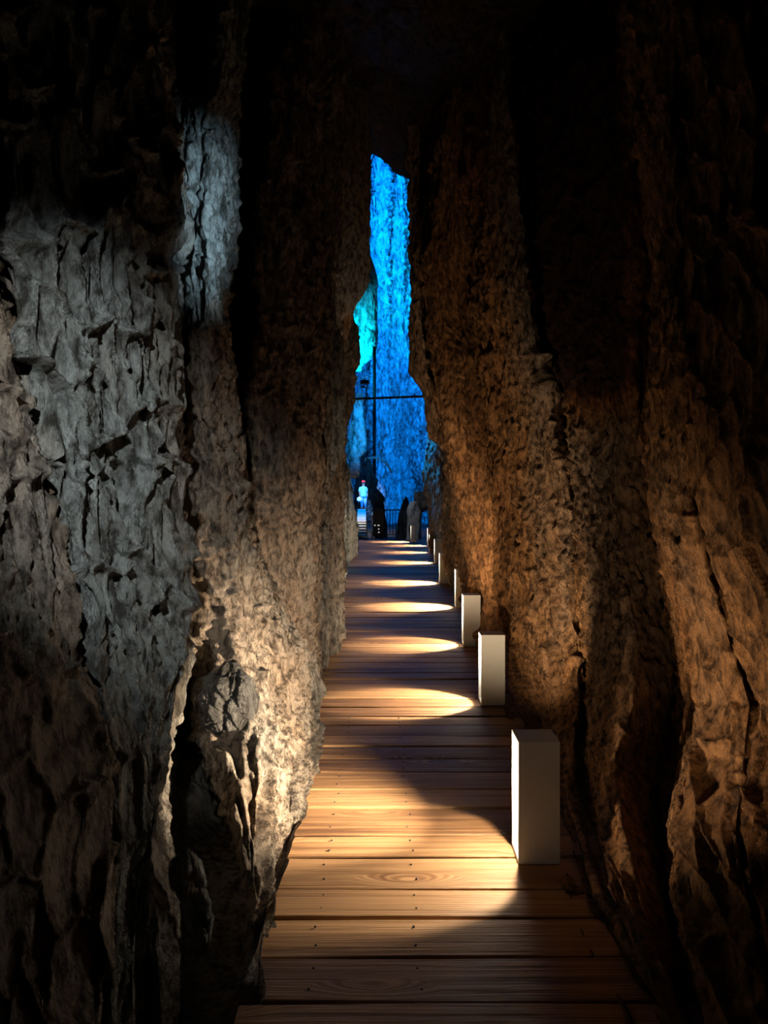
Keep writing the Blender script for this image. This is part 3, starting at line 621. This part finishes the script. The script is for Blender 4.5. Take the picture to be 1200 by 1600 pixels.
# long shallow steps that climb away on the left
r = empty('staircase', (-1.15, 26, 0), 'pale lit staircase climbing away at the left end of the hall', 'stairs')
m_step = plain('pale_concrete', (.72, .68, .60), .7, noise=.6)
N = 12
for i in range(N):
    d0 = 26 + i * .95; z = .06 * (i + 1); cxx = (565.5 - 600) * (d0 + .5) / F + 1.15
    bm = bmesh.new(); add_box(bm, (cxx - .2, d0 - 26, z - .10), (cxx + .2, d0 - 26 + .62, z), .008); bm_obj('step', bm, m_step, r)
for s, px in ((0, 573), (1, 581)):
    bm = bmesh.new(); x = (px - 600) * 25.6 / F + 1.15; add_box(bm, (x - .025, -.42, 0), (x + .025, -.37, .78), .004); bm_obj('post', bm, m_pale, r)
bm = bmesh.new(); x0 = (571 - 600) * 25.6 / F + 1.15; x1 = (581 - 600) * 25.6 / F + 1.15
add_tube(bm, [(x0, -.43, .36), (x1, -.43, .15)], .018, 8); bm_obj('handrail', bm, m_pale, r)
spot('stair_light', (-1.1, 30, 3.4), (-1.0, 30.5, .2), 550, (1, .93, .82), 110, .8, .1)

# pole, floodlight, cable, arch
r = empty('lighting_pole', pw(585, 768, 28.5)[:2] + (0,), 'tall dark vertical pole standing before the blue rock wall', 'pole')
bm = bmesh.new(); add_tube(bm, [(0, 0, 0), (0, 0, 7.2)], .065, 14); bm_obj('shaft', bm, m_steel, r, True)
bm = bmesh.new(); add_box(bm, (-.14, -.14, 0), (.14, .14, .03), .005); bm_obj('base_plate', bm, m_steel, r)
bm = bmesh.new(); a = pw(520, 624.5, 12.6); b = pw(700, 618, 11.6)
pts = [tuple(a[i] + (b[i] - a[i]) * s - (0 if i < 2 else 0) for i in range(3)) for s in np.linspace(0, 1, 14)]
o = Vector(pts[0]); add_tube(bm, [Vector(p) - o for p in pts], .019, 8); ob = bm_obj('cable', bm, m_black, None, True); ob.location = o
tag(ob, 'taut black cable stretched across the blue opening', 'cable')
r = empty('floodlight', pw(570, 600, 23.5), 'small floodlight on a bracket at the left edge of the blue opening', 'floodlight')
s = 23.5 / F
bm = bmesh.new(); add_box(bm, (-7 * s, -.08, 0), (6 * s, .08, 6 * s), .01); bm_obj('housing', bm, m_steel, r)
bm = bmesh.new(); add_box(bm, (-6 * s, -.03, -6 * s), (2 * s, .03, -4 * s), .004); add_tube(bm, [(-3 * s, 0, -4 * s), (0, 0, 0)], .02, 8); bm_obj('bracket', bm, m_steel, r)
bm = bmesh.new(); add_tube(bm, [(7 * s, 0, -1 * s), (7 * s, 0, 12 * s), (-6 * s, 0, 8 * s)], .018, 8); bm_obj('yoke', bm, m_pale, r)
bm = bmesh.new(); c0 = Vector(pw(583, 752, 27.6)); s = 27.6 / F; pts = []
for k in range(15):
    a = math.radians(115 - 95 * k / 14); pts.append(Vector((math.cos(a) * 31 * s, 0, math.sin(a) * 37 * s)))
add_tube(bm, pts, .045, 8); ob = bm_obj('curved_handrail', bm, m_pale, None, True); ob.location = c0
tag(ob, 'pale curved metal tube arching beside the pole in the blue hall', 'handrail')

# visitor far off on top of the steps
m_skin = plain('skin', (.45, .26, .18), .6); m_shirt = plain('light_blue_cloth', (.25, .75, .85), .8); m_cap = plain('red_cloth', (.75, .03, .03), .8)
m_trou = plain('pale_trousers', (.35, .6, .75), .8); m_bag = plain('white_plastic', (.9, .9, .9), .5)
r = empty('person', pw(568, 768, 37.6)[:2] + (.72,), 'person in light blue clothes and red cap carrying a white bag on the steps', 'person')
def skinmesh(name, joints, bones, mat, parent, sub=2):
    me = bpy.data.meshes.new(name); me.from_pydata([j[0] for j in joints], bones, []); me.materials.append(mat)
    o = bpy.data.objects.new(name, me); S.collection.objects.link(o); o.parent = parent
    sk = o.modifiers.new('skin', 'SKIN'); sv = me.skin_vertices[0].data if me.skin_vertices else None
    if sv is None:
        me.attributes  # skin layer is created by the modifier
    return o, me
bm = bmesh.new(); lay = bm.verts.layers.skin.verify()
J = [((0, 0, .70), .12), ((0, 0, .86), .115), ((0, 0, 1.02), .13), ((0, 0, 1.14), .06), ((0, 0, 1.20), .055), ((0, -.01, 1.27), .08), ((0, -.01, 1.35), .07),
     ((-.15, 0, 1.07), .05), ((-.21, -.05, .88), .038), ((-.19, -.17, .72), .026), ((-.19, -.19, .66), .03),
     ((.15, 0, 1.07), .05), ((.22, .0, .87), .038), ((.20, -.08, .68), .026), ((.20, -.09, .61), .03),
     ((-.08, 0, .64), .085), ((-.09, -.03, .36), .06), ((-.09, .03, .07), .04), ((-.09, -.08, .03), .035),
     ((.08, 0, .64), .085), ((.09, .02, .36), .06), ((.09, .08, .07), .04), ((.09, -.02, .03), .035)]
E = [(0, 1), (1, 2), (2, 3), (3, 4), (4, 5), (5, 6), (2, 7), (7, 8), (8, 9), (9, 10), (2, 11), (11, 12), (12, 13), (13, 14), (0, 15), (15, 16), (16, 17), (17, 18), (0, 19), (19, 20), (20, 21), (21, 22)]
vs = []
for i, (p, rr) in enumerate(J):
    v = bm.verts.new(p); v[lay].radius = (rr, rr * .85); v[lay].use_root = (i == 0); vs.append(v)
for a, b in E: bm.edges.new((vs[a], vs[b]))
me = bpy.data.meshes.new('body'); bm.to_mesh(me); bm.free(); me.materials.append(m_skin); me.materials.append(m_shirt)
ob = bpy.data.objects.new('body', me); S.collection.objects.link(ob); ob.parent = r
ob.modifiers.new('skin', 'SKIN').use_smooth_shade = True; ob.modifiers.new('sub', 'SUBSURF').levels = 2; ob.modifiers['sub'].render_levels = 2
def lathe(bm, prof, n=20, cx=0, cy=0, ex=1, ey=1):
    rings = [[bm.verts.new((cx + math.cos(k * 2 * math.pi / n) * q * ex, cy + math.sin(k * 2 * math.pi / n) * q * ey, z)) for k in range(n)] for q, z in prof]
    for a, b in zip(rings[:-1], rings[1:]):
        for k in range(n): bm.faces.new((a[k], a[(k + 1) % n], b[(k + 1) % n], b[k]))
    bm.faces.new(rings[0]); bm.faces.new(rings[-1])
bm = bmesh.new(); lathe(bm, [(.17, .60), (.165, .7), (.15, .85), (.165, 1.0), (.17, 1.08), (.08, 1.15)], 20, 0, 0, 1.15, .95)
add_tube(bm, [(-.15, 0, 1.09), (-.215, -.05, .88)], .07, 10, .055); add_tube(bm, [(.15, 0, 1.09), (.225, 0, .87)], .07, 10, .055); bm_obj('shirt', bm, m_shirt, r, True)
bm = bmesh.new(); lathe(bm, [(.17, .60), (.168, .68), (.155, .72)], 20, 0, 0, 1.1, .9)
add_tube(bm, [(-.085, 0, .66), (-.09, -.03, .36), (-.09, .03, .09)], .105, 10, .065); add_tube(bm, [(.085, 0, .66), (.09, .02, .36), (.09, .08, .09)], .105, 10, .065); bm_obj('trousers', bm, m_trou, r, True)
bm = bmesh.new(); lathe(bm, [(.105, 1.33), (.108, 1.38), (.095, 1.43), (.05, 1.465), (.01, 1.47)], 20); add_box(bm, (-.07, -.2, 1.335), (.07, -.08, 1.345), .003); bm_obj('cap', bm, m_cap, r, True)
bm = bmesh.new(); lathe(bm, [(.03, .36), (.10, .38), (.14, .46), (.12, .55), (.04, .62)], 18, -.2, -.2, 1, .5); ob = bm_obj('shopping_bag', bm, m_bag, None, True)
ob.location = r.location; tag(ob, 'round white bag held by the person on the steps', 'bag')
spot('visitor_light', (-1.6, 35.5, 3.2), (-1.05, 37.6, 1.4), 420, (.55, .9, 1), 50, .8, .1)
